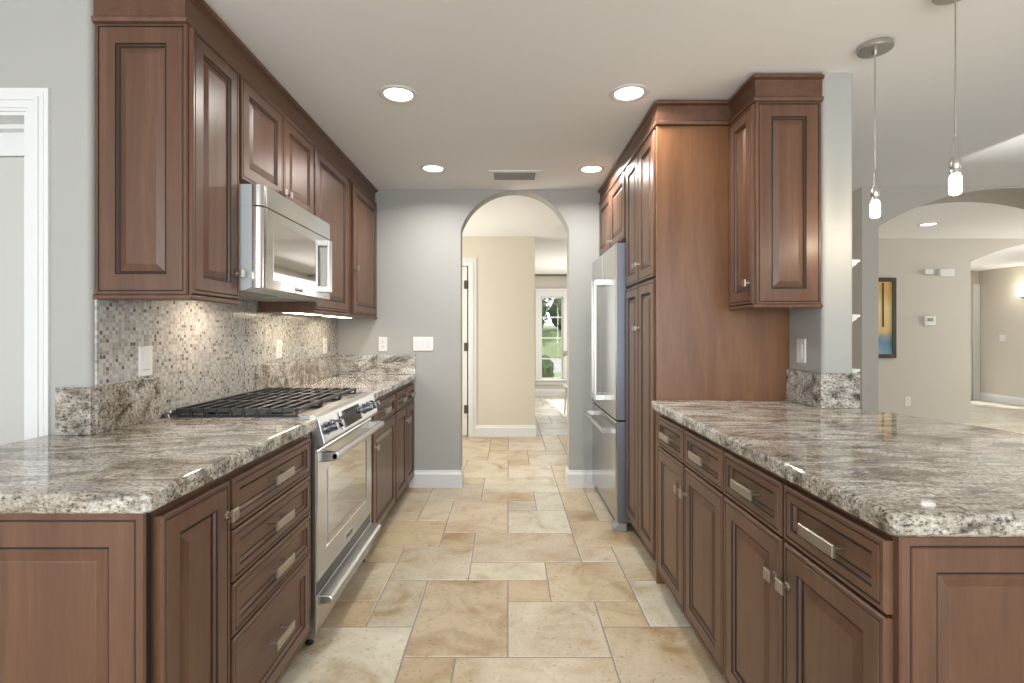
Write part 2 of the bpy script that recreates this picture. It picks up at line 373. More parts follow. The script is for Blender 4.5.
# ================================================================== FLOOR (travertine in a French pattern)
def floor():
    u = .2015; x0 = -.003; y0 = 1.945
    nx0, nx1, ny0, ny1 = -24, 46, -27, 41
    occ = set(); tiles = []
    cream, tan, brown, pale, grey = (.71,.63,.49), (.68,.56,.40), (.60,.47,.31), (.75,.69,.57), (.65,.60,.51)
    def put(a, b, c, d, col):
        for i in range(a, b):
            for j in range(c, d): occ.add((i, j))
        tiles.append((a, b, c, d, col))
    fixed = [(-2,0,0,3,tan),(0,1,2,3,brown),(0,2,0,2,cream),(1,3,2,4,tan),(-1,1,3,4,cream),(2,3,1,2,tan),(2,4,-2,1,(.69,.58,.43)),
             (3,4,1,3,pale),(3,4,3,5,cream),(2,3,4,5,cream),(-1,2,4,6,(.67,.57,.415)),(2,4,5,7,tan),(2,3,7,8,brown),(2,3,8,10,(.62,.50,.35)),(3,4,7,9,cream),
             (0,2,6,8,pale),(0,1,8,9,grey),(1,2,8,10,pale),(-2,0,6,9,(.69,.58,.43)),(-2,-1,5,6,brown),(-4,-2,5,7,(.63,.51,.345)),(-3,-1,3,5,cream),
             (-4,-3,4,5,tan),(-3,-2,1,3,cream),(-4,-3,2,4,(.68,.58,.44)),(-4,-3,1,2,(.62,.48,.31)),(-5,-2,-1,1,pale),(-2,-1,-1,0,brown),(-1,2,-2,0,(.71,.61,.46)),
             (-3,-2,7,9,(.68,.57,.42)),(-5,-3,7,10,(.69,.59,.44)),(-3,-1,9,11,cream),(-1,2,10,12,pale),(-1,1,9,10,tan),(-2,0,12,15,cream),(0,2,12,14,pale),
             (0,1,14,15,brown),(1,3,14,16,pale),(-3,-1,15,18,(.71,.61,.46)),(-1,1,15,17,(.69,.59,.44)),(-3,-1,11,12,tan),(-1,0,17,18,brown),(0,2,17,19,cream)]
    for t in fixed: put(*t)
    rnd = random.Random(11); sizes = [(3,2),(2,3),(2,2),(1,2),(2,1),(1,1)]; wts = [.24,.24,.22,.12,.10,.08]
    for j in range(ny0, ny1):
        for i in range(nx0, nx1):
            if (i, j) in occ: continue
            order = sorted(sizes, key=lambda q: -rnd.random()**(1/wts[sizes.index(q)]))
            for w, h in order:
                if i+w <= nx1 and j+h <= ny1 and all((i+a, j+b) not in occ for a in range(w) for b in range(h)):
                    put(i, i+w, j, j+h, rnd.choice([cream, cream, tan, (.69,.58,.43), pale, brown, (.68,.58,.43)])); break
    bm = bmesh.new(); lay = bm.loops.layers.float_color.new('tile')
    g = .0035; hgt = .004
    def tone(c):
        m = (c[0]+c[1]+c[2])/3; return (c[0]*.71, c[1]*.71, c[2]*.69)
    for a, b, c, d, col in tiles:
        k = rnd.uniform(.93, 1.07)
        if a > 10 or c > 20: col = (col[0]*.28+.60, col[1]*.28+.60, col[2]*.28+.575)   # same stone paled beyond the kitchen: window glare put into the colour
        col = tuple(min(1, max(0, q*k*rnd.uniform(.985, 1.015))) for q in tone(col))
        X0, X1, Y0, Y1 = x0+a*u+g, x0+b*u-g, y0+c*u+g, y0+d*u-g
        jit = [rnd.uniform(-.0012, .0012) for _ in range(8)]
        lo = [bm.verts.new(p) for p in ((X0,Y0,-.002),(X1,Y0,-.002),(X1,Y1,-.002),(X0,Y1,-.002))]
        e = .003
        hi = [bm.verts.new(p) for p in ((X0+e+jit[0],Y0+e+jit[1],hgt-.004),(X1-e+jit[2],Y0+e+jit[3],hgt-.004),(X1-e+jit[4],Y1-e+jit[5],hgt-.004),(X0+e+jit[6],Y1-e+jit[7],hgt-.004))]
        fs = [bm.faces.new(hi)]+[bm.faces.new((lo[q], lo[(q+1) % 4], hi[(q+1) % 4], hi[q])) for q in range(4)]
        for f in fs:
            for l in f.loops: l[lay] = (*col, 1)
    X0, X1, Y0, Y1 = x0+nx0*u, x0+nx1*u, y0+ny0*u, y0+ny1*u
    gv = [bm.verts.new(p) for p in ((X0,Y0,-.002),(X1,Y0,-.002),(X1,Y1,-.002),(X0,Y1,-.002))]
    gf = bm.faces.new(gv); gf.material_index = 1
    for q in range(4):
        pass
    bv = [bm.verts.new((v.co.x, v.co.y, -.1)) for v in gv]
    for q in range(4):
        f = bm.faces.new((gv[(q+1) % 4], gv[q], bv[q], bv[(q+1) % 4])); f.material_index = 1
    f = bm.faces.new(bv[::-1]); f.material_index = 1
    bmesh.ops.recalc_face_normals(bm, faces=[f])
    me = bpy.data.meshes.new('floor'); bm.to_mesh(me); bm.free()
    me.materials.append(M['travertine']); me.materials.append(M['grout'])
    o = bpy.data.objects.new('floor', me); COL.objects.link(o); tag(o, None, kind='structure')
floor()

# ================================================================== SHELL
struct('ceiling', MB().box(-4.9, 9.3, -3.5, 10.2, CZ, CZ+.12), 'ceiling')
# left kitchen wall and the door wall returning to the left
def bull(px, py, sx, sy, r=.02, n=6):
    return [(px+sx*r*(1-math.cos(math.pi/2*i/n)), py+sy*r*(1-math.sin(math.pi/2*i/n))) for i in range(n+1)]
lw = MB(); lw.prism([(-1.5845, 1.665)]+bull(XL, 1.665, -1, 1)[::-1]+[(XL, YB+.15), (XL-.14, YB+.15), (XL-.14, 1.83), (-1.5845, 1.83)], 'z', 0, CZ)
lw.box(-2.44, -1.5845, 1.665, 1.83, 1.9855, CZ); lw.box(-4.8, -2.44, 1.665, 1.83, 0, CZ)
struct('wall_left', lw, 'wall')
struct('wall_far_left', MB().box(-4.9, -4.8, -3.5, 1.83, 0, CZ), 'wall')
# closet behind the glazed door
cl = MB(); cl.box(-3.0, XL-.14, 2.6, 2.68, 0, CZ)
struct('wall_closet', cl, 'wall')
def arch_pts(x0, x1, xl, xr, zs, za, n=36):
    """wall outline with an arched opening: a circular segment from the springing height zs to the crown za"""
    c = (xl+xr)/2; a = (xr-xl)/2; h = za-zs; Rr = (a*a+h*h)/(2*h); zc = za-Rr
    t0 = math.asin(min(1, a/Rr)); pts = [(x0, 0), (xl, 0)]
    for i in range(n+1):
        t = -t0+2*t0*i/n; pts.append((c+Rr*math.sin(t), zc+Rr*math.cos(t)))
    pts += [(xr, 0), (x1, 0), (x1, CZ), (x0, CZ)]
    return pts
def arch_wall(name, mat, y0, y1, *a):
    mb = MB(); mb.prism(arch_pts(*a), 'y', y0, y1); return struct(name, mb, mat)
arch_wall('wall_back', 'wall', YB, YB+.15, XL-.14, 1.525, -.387, .490, 2.08, 2.402)
struct('wall_right', MB().prism([(XR, YB)]+bull(XR, 2.249, 1, 1)+bull(1.54, 2.249, -1, 1)[::-1]+[(1.54, YB)], 'z', 0, CZ), 'wall')
struct('wall_niche', MB().box(1.54, 2.80, 4.5, 4.6, 0, CZ), 'wall_living')
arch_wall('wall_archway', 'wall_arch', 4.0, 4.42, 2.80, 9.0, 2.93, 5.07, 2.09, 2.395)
# hall beyond the kitchen arch
hw = MB(); hw.box(-.47, .318, 6.08, 6.2, 0, CZ); hw.box(-1.35, -.47, 6.08, 6.2, 2.08, CZ); hw.box(-3.0, -1.35, 6.08, 6.2, 0, CZ); hw.box(.2, .318, 6.2, 10.0, 0, CZ)
struct('wall_hall', hw, 'wall_warm')
struct('wall_hall_left', MB().box(-3.1, -3.0, YB+.15, 10, 0, CZ), 'wall_warm')
struct('wall_hall_closet', MB().box(-3.0, .2, 7.6, 7.7, 0, CZ), 'wall_warm')
# far front wall with a window
WX0, WX1, WZ0, WZ1 = .634, 1.085, .327, 1.97
fw = MB(); fw.box(-3.1, WX0, 10.0, 10.15, 0, CZ); fw.box(WX1, 5.5, 10.0, 10.15, 0, CZ); fw.box(WX0, WX1, 10, 10.15, 0, WZ0); fw.box(WX0, WX1, 10, 10.15, WZ1, CZ)
struct('wall_front', fw, 'wall_living')
struct('wall_front_room', MB().box(2.0, 2.1, 6.2, 10.0, 0, CZ), 'wall_living')
# wall behind the big arch, with a second arch into the foyer
arch_wall('wall_thermostat', 'wall_living', 6.2, 6.32, 2.0, 9.0, 5.675, 8.1, 2.12, 2.395)
fo = MB(); fo.box(5.5, 8.2, 9.45, 9.6, 0, CZ); fo.box(8.62, 8.95, 9.45, 9.6, 0, CZ); fo.box(8.2, 8.62, 9.45, 9.6, 0, .12); fo.box(8.2, 8.62, 9.45, 9.6, .95, CZ)
struct('wall_foyer_front', fo, 'wall_living')
struct('wall_foyer_left', MB().box(5.4, 5.5, 6.32, 10.0, 0, CZ), 'wall_living')
struct('wall_foyer_right', MB().box(8.81, 8.95, 4.42, 9.45, 0, CZ), 'wall_living')
struct('wall_living_right', MB().box(9.0, 9.15, -3.5, 6.3, 0, CZ), 'wall_living')

struct('wall_living_rear', MB().box(3.6, 9.0, -3.5, -3.4, 0, CZ), 'wall_living')
# baseboards
BP = [(0, 0), (.014, 0), (.014, .105), (.011, .115), (.006, .122), (.004, .138), (0, .14)]
def baseboard(name, path):
    mb = MB(); mb.sweep(path, [(q+.0005, z) for q, z in BP]); struct(name, mb, 'white')
baseboard('baseboard_back_left', [(-.80, YB), (-.387, YB), (-.387, YB+.15)][::1])
baseboard('baseboard_back_right', [(.490, YB+.15), (.490, YB), (.75, YB)])
baseboard('baseboard_hall', [(-.39, 6.08), (.318, 6.08), (.318, 9.98)])
baseboard('baseboard_front', [(.335, 10.0), (2.0, 10.0)])
baseboard('baseboard_foyer', [(8.81, 9.44), (8.81, 4.45)])
baseboard('baseboard_thermostat', [(2.0, 6.2), (5.675, 6.2)])

# --- glazed door left (white frame, frosted pane)
def casing(mb, x0, x1, ztop, y, w=.075, t=.018, fr=-1):
    """door casing, face towards -Y, around opening x0..x1"""
    for (a, b, c, d, dep) in ((x0-w, x0, 0, ztop, t), (x1, x1+w, 0, ztop, t), (x0-w, x1+w, ztop, ztop+w, t)):
        mb.box(a, b, y-dep, y, c, d)
        
def casing_prof(mb, x0, x1, ztop, y, w=.075):
    # stepped profile following the opening: three nested bands
    for k, (i0, i1, t) in enumerate(((0, .010, .007), (.010, .034, .011), (.034, .046, .015), (.046, .060, .011), (.060, w, .009))):
        mb.box(x0-i1, x0-i0, y-t, y, 0, ztop+i1); mb.box(x1+i0, x1+i1, y-t, y, 0, ztop+i1); mb.box(x0-i0, x1+i0, y-t, y, ztop+i0, ztop+i1)
d1 = MB(); casing_prof(d1, -2.44, -1.585, 1.977, 1.665)
door1 = struct('door_1', d1, 'white')
jb = MB(); jb.box(-1.597, -1.585, 1.665, 1.83, 0, 1.977); jb.box(-2.44, -2.428, 1.665, 1.83, 0, 1.977); jb.box(-2.428, -1.597, 1.665, 1.83, 1.966, 1.985); jb.box(-2.428, -1.597, 1.735, 1.765, 1.95, 1.966)
jb.build('jamb', 'white', door1)
ds = MB(); ds.rings((-2.426, 1.81, .01), (1,0,0), (0,0,1), (0,-1,0), .826, 1.90, [(0,0,0),(0,.04,0),(.036,.04,0),(.040,.034,0),(.044,.022,0)])
ds.build('slab', ['white'], door1)
ds = MB(); ds.box(-2.426, -1.600, 1.766, 1.809, 1.868, 1.960); ds.build('top_rail', 'white', door1)
ds = MB(); ds.box(-2.388, -1.638, 1.776, 1.79, .05, 1.866); ds.build('pane', 'frosted', door1)
# --- hall door: open doorway with hinges on its right jamb
d2 = MB(); casing_prof(d2, -1.35, -.47, 2.07, 6.08, .085)
door2 = struct('door_2', d2, 'white')
jb = MB(); jb.box(-.484, -.47, 6.08, 6.2, 0, 2.07); jb.box(-1.35, -1.336, 6.08, 6.2, 0, 2.07); jb.box(-1.336, -.484, 6.08, 6.2, 2.056, 2.08)
jb.build('jamb', 'white', door2)
sl = MB(); sl.box(-1.33, -.50, 6.10, 6.138, .01, 2.05); sl.build('slab', 'white', door2)
for z in (.33, 1.08, 1.83):
    hb = MB(); hb.cyl((-.492, 6.088, z-.045), (-.492, 6.088, z+.045), .009); hb.box(-.535, -.486, 6.076, 6.082, z-.05, z+.05)
    hb.build('hinge', 'bronze', door2)
# --- front window
wf = MB()
for a, b, c, d in ((WX0-.1, WX0, WZ0-.1, WZ1+.14), (WX1, WX1+.1, WZ0-.1, WZ1+.14), (WX0, WX1, WZ1, WZ1+.14), (WX0, WX1, WZ0-.1, WZ0)):
    wf.box(a, b, 9.975, 10.0, c, d)
wf.box(WX0-.12, WX1+.12, 9.95, 10.0, WZ1+.12, WZ1+.155); wf.box(WX0-.12, WX1+.12, 9.93, 10.0, WZ0-.02, WZ0+.005)
win = struct('window_1', wf, 'white')
sh = MB()
for a, b, c, d in ((WX0, WX0+.03, WZ0, WZ1), (WX1-.03, WX1, WZ0, WZ1), (WX0+.03, WX1-.03, WZ1-.03, WZ1), (WX0+.03, WX1-.03, WZ0, WZ0+.03)): sh.box(a, b, 10.03, 10.07, c, d)
for k in (1, 2, 3):
    z = WZ0+(WZ1-WZ0)*k/4; sh.box(WX0+.03, WX1-.03, 10.035, 10.065, z-.014, z+.014)
sh.build('sash', 'white', win)
MB().box(WX0+.03, WX1-.03, 10.045, 10.05, WZ0+.03, WZ1-.03).build('pane', 'glass', win)
struct('ceiling_shade_line', MB().box(.318, 2.0, 9.95, 10.0, CZ-.035, CZ-.0005), 'shade_line')  # dark strip added as the shadow line under the far ceiling
wf = MB(); wf.box(8.17, 8.2, 9.43, 9.45, .09, .98); wf.box(8.62, 8.65, 9.43, 9.45, .09, .98); wf.box(8.2, 8.62, 9.43, 9.45, .95, .98); wf.box(8.2, 8.62, 9.43, 9.45, .09, .12)
win2 = struct('window_2', wf, 'white'); MB().box(8.2, 8.62, 9.52, 9.525, .12, .95).build('pane', 'glass', win2)
struct('trim_2', MB().box(8.68, 8.805, 9.425, 9.45, 0, 2.16), 'white', bevel=.004)

# ================================================================== CABINETRY
w, g = 0, 1
def door_rings(fr=.058, t=.021):
    return [(0,0,w),(0,t-.004,w),(.0035,t,w),(.011,t,w),(.0122,t-.002,g),(.0152,t-.002,g),(.0165,t,w),(fr,t,w),(fr+.0015,t-.003,g),(fr+.0052,t-.0035,g),
            (fr+.008,t-.009,w),(fr+.0095,t-.0105,g),(fr+.0125,t-.0105,g),(fr+.014,t-.010,w),(fr+.034,t-.003,w),(fr+.036,t-.0025,w)]
def drawer_rings(fr=.034, t=.021):
    return [(0,0,w),(0,t-.004,w),(.0035,t,w),(.011,t,w),(.0120,t-.002,g),(.015,t-.002,g),(.0162,t,w),(fr,t,w),(fr+.0012,t-.003,g),(fr+.0045,t-.0035,g),
            (fr+.010,t-.011,w),(fr+.0115,t-.012,g),(fr+.0135,t-.012,g),(fr+.0145,t-.0115,w)]
SIDE = {'L': ((0,1,0), (1,0,0)), 'R': ((0,1,0), (-1,0,0)), 'F': ((1,0,0), (0,-1,0))}
def front(kind, parent, side, plane, a0, a1, z0, z1, grain=None, fr=None, t=.021, name=None):
    """a door or drawer front; plane = its face coordinate, a0..a1 along the run"""
    U, Nn = SIDE[side]
    base = plane-(Nn[0]+Nn[1])*t
    O = (a0, base, z0) if side == 'F' else (base, a0, z0)
    mb = MB(); rg = (door_rings if kind == 'door' else drawer_rings)(*([fr] if fr else []), t=t)
    mb.rings(O, U, (0,0,1), Nn, a1-a0, z1-z0, rg)
    return mb.build(name or kind, [('wood' if kind == 'door' else 'wood_flat'), 'glaze'], parent)
def _p(side, plane, a, z, n):
    U, Nn = SIDE[side]
    if side == 'F': return Vector((a, plane+Nn[1]*n, z))
    return Vector((plane+Nn[0]*n, a, z))
def knob(parent, side, plane, a, z, s=.016):
    mb = MB(); mb.cyl(_p(side, plane, a, z, -.004), _p(side, plane, a, z, .022), .0055, seg=12); mb.cyl(_p(side, plane, a, z, -.002), _p(side, plane, a, z, .003), .010, seg=14)
    U, Nn = SIDE[side]
    mb.rings(_p(side, plane, a-s, z-s, .020), U, (0,0,1), Nn, 2*s, 2*s, [(0,0,0),(0,.005,0),(.002,.007,0)])
    mb.build('knob', 'nickel', parent)
def pull(parent, side, plane, a, z, L=.130, h=.028):
    mb = MB(); U, Nn = SIDE[side]
    for d in (-L*.34, L*.34):
        mb.cyl(_p(side, plane, a+d, z, -.014), _p(side, plane, a+d, z, .022), .0055, seg=12)
    mb.rings(_p(side, plane, a-L/2, z-h/2, .021), U, (0,0,1), Nn, L, h, [(0,0,0),(0,.005,0),(.002,.007,0)])
    mb.build('pull', 'nickel', parent)

ZB, ZT = .10, .838        # door bottoms / drawer tops
DZ0, DZ1 = .704, .712     # door top / drawer bottom
# ---- left near end cabinet
c = thing('base_cabinet', (-1.08, 1.23, 0), 'brown base cabinet at the near left counter end, one tall narrow door, panelled end', 'cabinet')
mb = MB(); mb.box(XL+.002, FL-.021, 1.096, 1.381, ZB, CB); mb.build('carcass', 'wood', c)
MB().box(XL+.002, FL-.075, 1.11, 1.381, .0, ZB).build('toe_kick', 'toe_shade', c)
mb = MB(); mb.rings((-1.43, 1.096, .012), (1,0,0), (0,0,1), (0,-1,0), 1.43-.775, CB-.012, [(0,0,g),(0,.016,g),(.003,.021,w),(.018,.021,w),(.0195,.019,g),(.0215,.019,g),(.023,.021,w),(.076,.021,w),(.078,.017,g),(.082,.016,g),(.084,.015,w),(.088,.018,w),(.11,.012,w),(.113,.0125,w)])  # outer sides in glaze colour, painting the dark gap beside the door
mb.build('end_panel', ['wood', 'glaze'], c)
d = front('door', c, 'L', FL, 1.106, 1.375, ZB, .846); knob(d, 'L', FL, 1.356, .76)
# ---- left drawer base
c = thing('drawer_cabinet', (-1.08, 1.66, 0), 'brown base cabinet of four stacked drawers to the near side of the range', 'cabinet')
MB().box(XL+.002, FL-.021, 1.382, 1.978, ZB, CB).build('carcass', 'wood', c)
MB().box(XL+.002, FL-.075, 1.382, 1.97, 0, ZB).build('toe_kick', 'toe_shade', c)
for z0, z1 in ((.708, .846), (.560, .702), (.410, .553), (ZB, .402)):
    d = front('drawer', c, 'L', FL, 1.389, 1.935, z0, z1, fr=(.034 if z1 > .41 else .055)); pull(d, 'L', FL, 1.662, (z0+z1)/2+.002)
# ---- left beyond the range
c = thing('base_cabinet', (-1.08, 3.1, 0), 'brown base cabinet just past the range, one wide door under one drawer', 'cabinet')
MB().box(XL+.002, FL-.021, 2.815, 3.398, ZB, CB).build('carcass', 'wood', c)
MB().box(XL+.002, FL-.075, 2.815, 3.398, 0, ZB).build('toe_kick', 'toe_shade', c)
d = front('drawer', c, 'L', FL, 2.826, 3.385, DZ1, ZT); pull(d, 'L', FL, 3.09, .776)
d = front('door', c, 'L', FL, 2.826, 3.385, ZB, DZ0); knob(d, 'L', FL, 2.86, .60)
c = thing('base_cabinet', (-1.08, 3.74, 0), 'brown base cabinet against the back wall, far left corner, two narrow doors', 'cabinet')
MB().box(XL+.002, FL-.021, 3.40, YB-.002, ZB, CB).build('carcass', 'wood', c)
MB().box(XL+.002, FL-.075, 3.40, YB-.002, 0, ZB).build('toe_kick', 'toe_shade', c)
for a0, a1, k in ((3.412, 3.752, 3.725), (3.762, 4.065, 3.79)):
    d = front('drawer', c, 'L', FL, a0, a1, DZ1, ZT); pull(d, 'L', FL, (a0+a1)/2, .776, L=.10)
    d = front('door', c, 'L', FL, a0, a1, ZB, DZ0); knob(d, 'L', FL, k, .60)
# ---- right base run
c = thing('base_cabinet', (1.07, 2.06, 0), 'brown base cabinet on the right next to the tall pantry, two doors under two drawers', 'cabinet')
MB().box(FR+.021, XR-.002, 1.688, 2.50, ZB, CB).build('carcass', 'wood', c)
MB().box(FR+.075, XR-.002, 1.688, 2.50, 0, ZB).build('toe_kick', 'toe_shade', c)
for a0, a1, k in ((1.692, 2.058, 2.032), (2.070, 2.428, 2.096)):
    d = front('drawer', c, 'R', FR, a0, a1, DZ1, .852); pull(d, 'R', FR, (a0+a1)/2, .782)
    d = front('door', c, 'R', FR, a0, a1, ZB, DZ0); knob(d, 'R', FR, k, .60)
c = thing('base_cabinet', (1.07, 1.32, 0), 'brown base cabinet at the near end of the right peninsula, with panelled end', 'cabinet')
MB().box(FR+.021, XR-.002, .966, 1.686, ZB, CB).build('carcass', 'wood', c)
MB().box(FR+.075, XR-.002, .98, 1.683, 0, ZB).build('toe_kick', 'toe_shade', c)
for a0, a1, k in ((.962, 1.316, 1.292), (1.328, 1.682, 1.352)):
    d = front('drawer', c, 'R', FR, a0, a1, DZ1, .852); pull(d, 'R', FR, (a0+a1)/2, .782)
    d = front('door', c, 'R', FR, a0, a1, ZB, DZ0); knob(d, 'R', FR, k, .60)
mb = MB(); mb.rings((.733, .966, .012), (1,0,0), (0,0,1), (0,-1,0), 1.44-.733, CB-.012, [(0,0,w),(0,.018,w),(.003,.021,w),(.018,.021,w),(.0195,.019,g),(.0225,.019,g),(.024,.021,w),(.068,.021,w),(.070,.017,g),(.074,.016,g),(.076,.015,w),(.080,.018,w),(.10,.011,w),(.103,.0115,w)])
mb.build('end_panel', ['wood', 'glaze'], c)

# ---- tall pantry and fridge surround, right
TX = .731; UZ0, UZ1 = 1.376, 2.285
c = thing('pantry_cabinet', (1.07, 2.83, 0), 'tall brown pantry cabinet with four narrow doors and a plain reddish side, beside the fridge', 'cabinet')
MB().box(TX+.021, XR-.002, 2.53, 3.165, ZB, UZ1-.007).build('carcass', 'wood', c)
MB().box(TX+.075, XR-.002, 2.53, 3.165, 0, ZB).build('toe_kick', 'toe_shade', c)
tag(MB().box(TX+.006, XR-.002, 2.512, 2.53, .0, UZ1-.007).build('side_panel', 'wood_lit', c, bevel=.002), 'plain reddish brown side panel')
for a0, a1, k in ((2.545, 2.845, 2.822), (2.853, 3.152, 2.876)):
    d = front('door', c, 'R', TX, a0, a1, .11, 1.518); knob(d, 'R', TX, k, 1.275, s=.012)
    d = front('door', c, 'R', TX, a0, a1, 1.535, 2.272); knob(d, 'R', TX, k, 1.63, s=.012)
c = thing('over_fridge_cabinet', (1.07, 3.62, 1.84), 'short brown two-door wall cabinet above the refrigerator', 'cabinet')
MB().box(TX+.021, XR-.002, 3.165, YB-.002, 1.84, UZ1-.007).build('carcass', 'wood', c)
for a0, a1, k in ((3.19, 3.625, 3.60), (3.635, 4.065, 3.66)):
    d = front('door', c, 'R', TX, a0, a1, 1.848, 2.272); knob(d, 'R', TX, k, 1.90, s=.012)
# ---- right wall cabinet
c = thing('wall_cabinet', (1.25, 2.38, UZ0), 'brown wall cabinet hanging over the right counter, panelled end facing the room', 'cabinet')
RX = 1.093
MB().box(RX+.021, XR-.002, 2.278, 2.512, UZ0, UZ1-.007).build('carcass', 'wood', c)
mb = MB(); mb.rings((RX+.014, 2.278, UZ0), (1,0,0), (0,0,1), (0,-1,0), XR-RX-.014, UZ1-UZ0, door_rings(.068)); mb.build('end_panel', ['wood', 'glaze'], c)
d = front('door', c, 'R', RX, 2.268, 2.506, UZ0+.004, UZ1-.008); knob(d, 'R', RX, 2.30, 1.475)
rail = [(-.02, UZ0), (.010, UZ0), (.013, UZ0-.004), (.012, UZ0-.013), (.008, UZ0-.016), (-.02, UZ0-.016)]
MB().sweep([(RX+.012, 2.511), (RX+.012, 2.262), (XR, 2.262)], rail).build('light_rail', 'wood', c)

# ---- left wall cabinets
LX = -1.06
c = thing('wall_cabinet', (-1.22, 1.84, UZ0), 'brown wall cabinet at the near end of the left wall, panelled end facing the camera', 'cabinet')
MB().box(XL+.009, LX-.021, 1.707, 2.0, UZ0, UZ1-.007).build('carcass', 'wood', c)
mb = MB(); mb.rings((XL, 1.707, UZ0), (1,0,0), (0,0,1), (0,-1,0), LX-.014-XL, UZ1-UZ0, door_rings(.068)); mb.build('end_panel', ['wood', 'glaze'], c)
d = front('door', c, 'L', LX, 1.697, 1.990, UZ0+.004, UZ1-.008); knob(d, 'L', LX, 1.968, 1.48)
MB().sweep([(XL, 1.691), (LX-.012, 1.691), (LX-.012, 2.0)], rail).build('light_rail', 'wood', c)
c = thing('wall_cabinet', (-1.22, 2.38, 1.853), 'short brown two-door wall cabinet right above the microwave', 'cabinet')
MB().box(XL+.009, LX-.021, 2.0, 2.77, 1.853, UZ1-.007).build('carcass', 'wood', c)
for a0, a1, k in ((2.008, 2.377, 2.353), (2.387, 2.755, 2.411)):
    d = front('door', c, 'L', LX, a0, a1, 1.862, UZ1-.008); knob(d, 'L', LX, k, 1.905, s=.014)
c = thing('wall_cabinet', (-1.22, 3.07, UZ0), 'brown wall cabinet to the far side of the microwave, one broad door', 'cabinet')
MB().box(XL+.009, LX-.021, 2.77, 3.36, UZ0, UZ1-.007).build('carcass', 'wood', c)
d = front('door', c, 'L', LX, 2.782, 3.34, UZ0+.004, UZ1-.008); knob(d, 'L', LX, 2.81, 1.48)
MB().sweep([(XL, 2.771), (LX-.012, 2.771), (LX-.012, 3.36)], rail).build('light_rail', 'wood', c)
c = thing('wall_cabinet', (-1.22, 3.72, UZ0), 'brown wall cabinet in the far left corner against the back wall', 'cabinet')
MB().box(XL+.009, LX-.021, 3.36, YB-.002, UZ0, UZ1-.007).build('carcass', 'wood', c)
d = front('door', c, 'L', LX, 3.46, 4.065, UZ0+.004, UZ1-.008); knob(d, 'L', LX, 3.485, 1.70)
MB().sweep([(LX-.012, 3.36), (LX-.012, YB)], rail).build('light_rail', 'wood', c)
# ---- crowns
crown = [(-.0205, UZ1-.006), (.004, UZ1-.006), (.012, UZ1-.002), (.015, UZ1+.004), (.015, UZ1+.011), (.011, UZ1+.016), (.003, UZ1+.018), (.003, UZ1+.088), (.006, UZ1+.092), (.014, UZ1+.094), (.021, UZ1+.097), (.022, UZ1+.107), (.018, UZ1+.110), (.004, UZ1+.111), (.004, CZ-.001), (-.0205, CZ-.001)]
crown_high = crown[:7]+[(.003, UZ1+.094), (.007, UZ1+.098), (.016, UZ1+.100), (.024, UZ1+.104), (.025, UZ1+.116), (.021, CZ-.001), (-.0205, CZ-.001)]
tag(MB().sweep([(XL, 1.686), (LX-.021, 1.686), (LX-.021, YB)], crown_high).build('crown_molding', 'wood_flat', smooth=True), 'brown crown molding along the top of the left wall cabinets', 'molding')
tag(MB().sweep([(TX+.012, YB), (TX+.012, 2.512), (RX+.012, 2.512), (RX+.012, 2.257), (XR, 2.257)], crown).build('crown_molding', 'wood_flat', smooth=True), 'brown crown molding stepping around the tall pantry and right wall cabinet', 'molding')

# ================================================================== COUNTERS
def slab(name, pts, label, splashes=()):
    o = MB().prism(pts, 'z', CB, CT).build(name, 'granite', bevel=.012, seg=4)
    tag(o, label, 'countertop')
    for b in splashes: MB().box(*b).build('backsplash', 'granite', o, bevel=.003)
    return o
def rnd_corner(px, py, sx, sy, r=.015, n=4):
    """points round a corner at (px,py); body lies towards (sx,sy)"""
    pts = []
    cx, cy = px+sx*r, py+sy*r
    for i in range(n+1):
        t = math.pi/2*i/n; pts.append((cx-sx*r*math.cos(t), cy-sy*r*math.sin(t)))
    return pts
slab('countertop', [(-1.52, 1.052)]+rnd_corner(-.749, 1.052, -1, 1)[::-1]+[(-.749, 1.990), (XL+.001, 1.990), (XL+.001, 1.664), (-1.52, 1.664)],
     'polished granite countertop on the near left peninsula in front of the range', [(-1.478, XL+.02, 1.645, 1.664, CT, 1.07), (XL+.001, XL+.02, 1.6645, 1.98, CT, 1.07)])
slab('countertop', [(-.749, 2.808), (-.749, YB-.001), (XL+.001, YB-.001), (XL+.001, 2.808)],
     'polished granite countertop beyond the range in the far left corner', [(XL+.001, XL+.02, 2.74, YB-.001, CT, 1.07), (XL+.02, -.749, YB-.02, YB-.001, CT, 1.07)])
slab('countertop', rnd_corner(.708, .931, 1, 1, .015)+[(1.75, .931), (1.755, 1.3), (1.735, 1.6), (1.705, 1.78), (1.665, 1.93), (1.61, 2.11), (1.57, 2.20), (1.555, 2.247), (XR-.001, 2.247), (XR-.001, 2.51), (.708, 2.51)],
     'large polished granite countertop of the right peninsula', [(XR-.02, XR-.001, 2.2485, 2.511, CT, 1.07), (XR-.02, 1.553, 2.229, 2.248, CT, 1.07), (1.541, 1.553, 2.2485, 2.31, CT, 1.07)])
tag(MB().box(XL+.0005, XL+.007, 1.686, YB-.021, 1.0705, UZ0-.001).box(XL+.0005, XL+.007, 1.992, 2.738, .916, 1.0705).box(XL+.0005, XL+.007, 2.002, 2.768, UZ0-.001, 1.43).build('mosaic_backsplash', 'mosaic'), 'small glass mosaic tile backsplash on the left wall behind the range', 'backsplash')

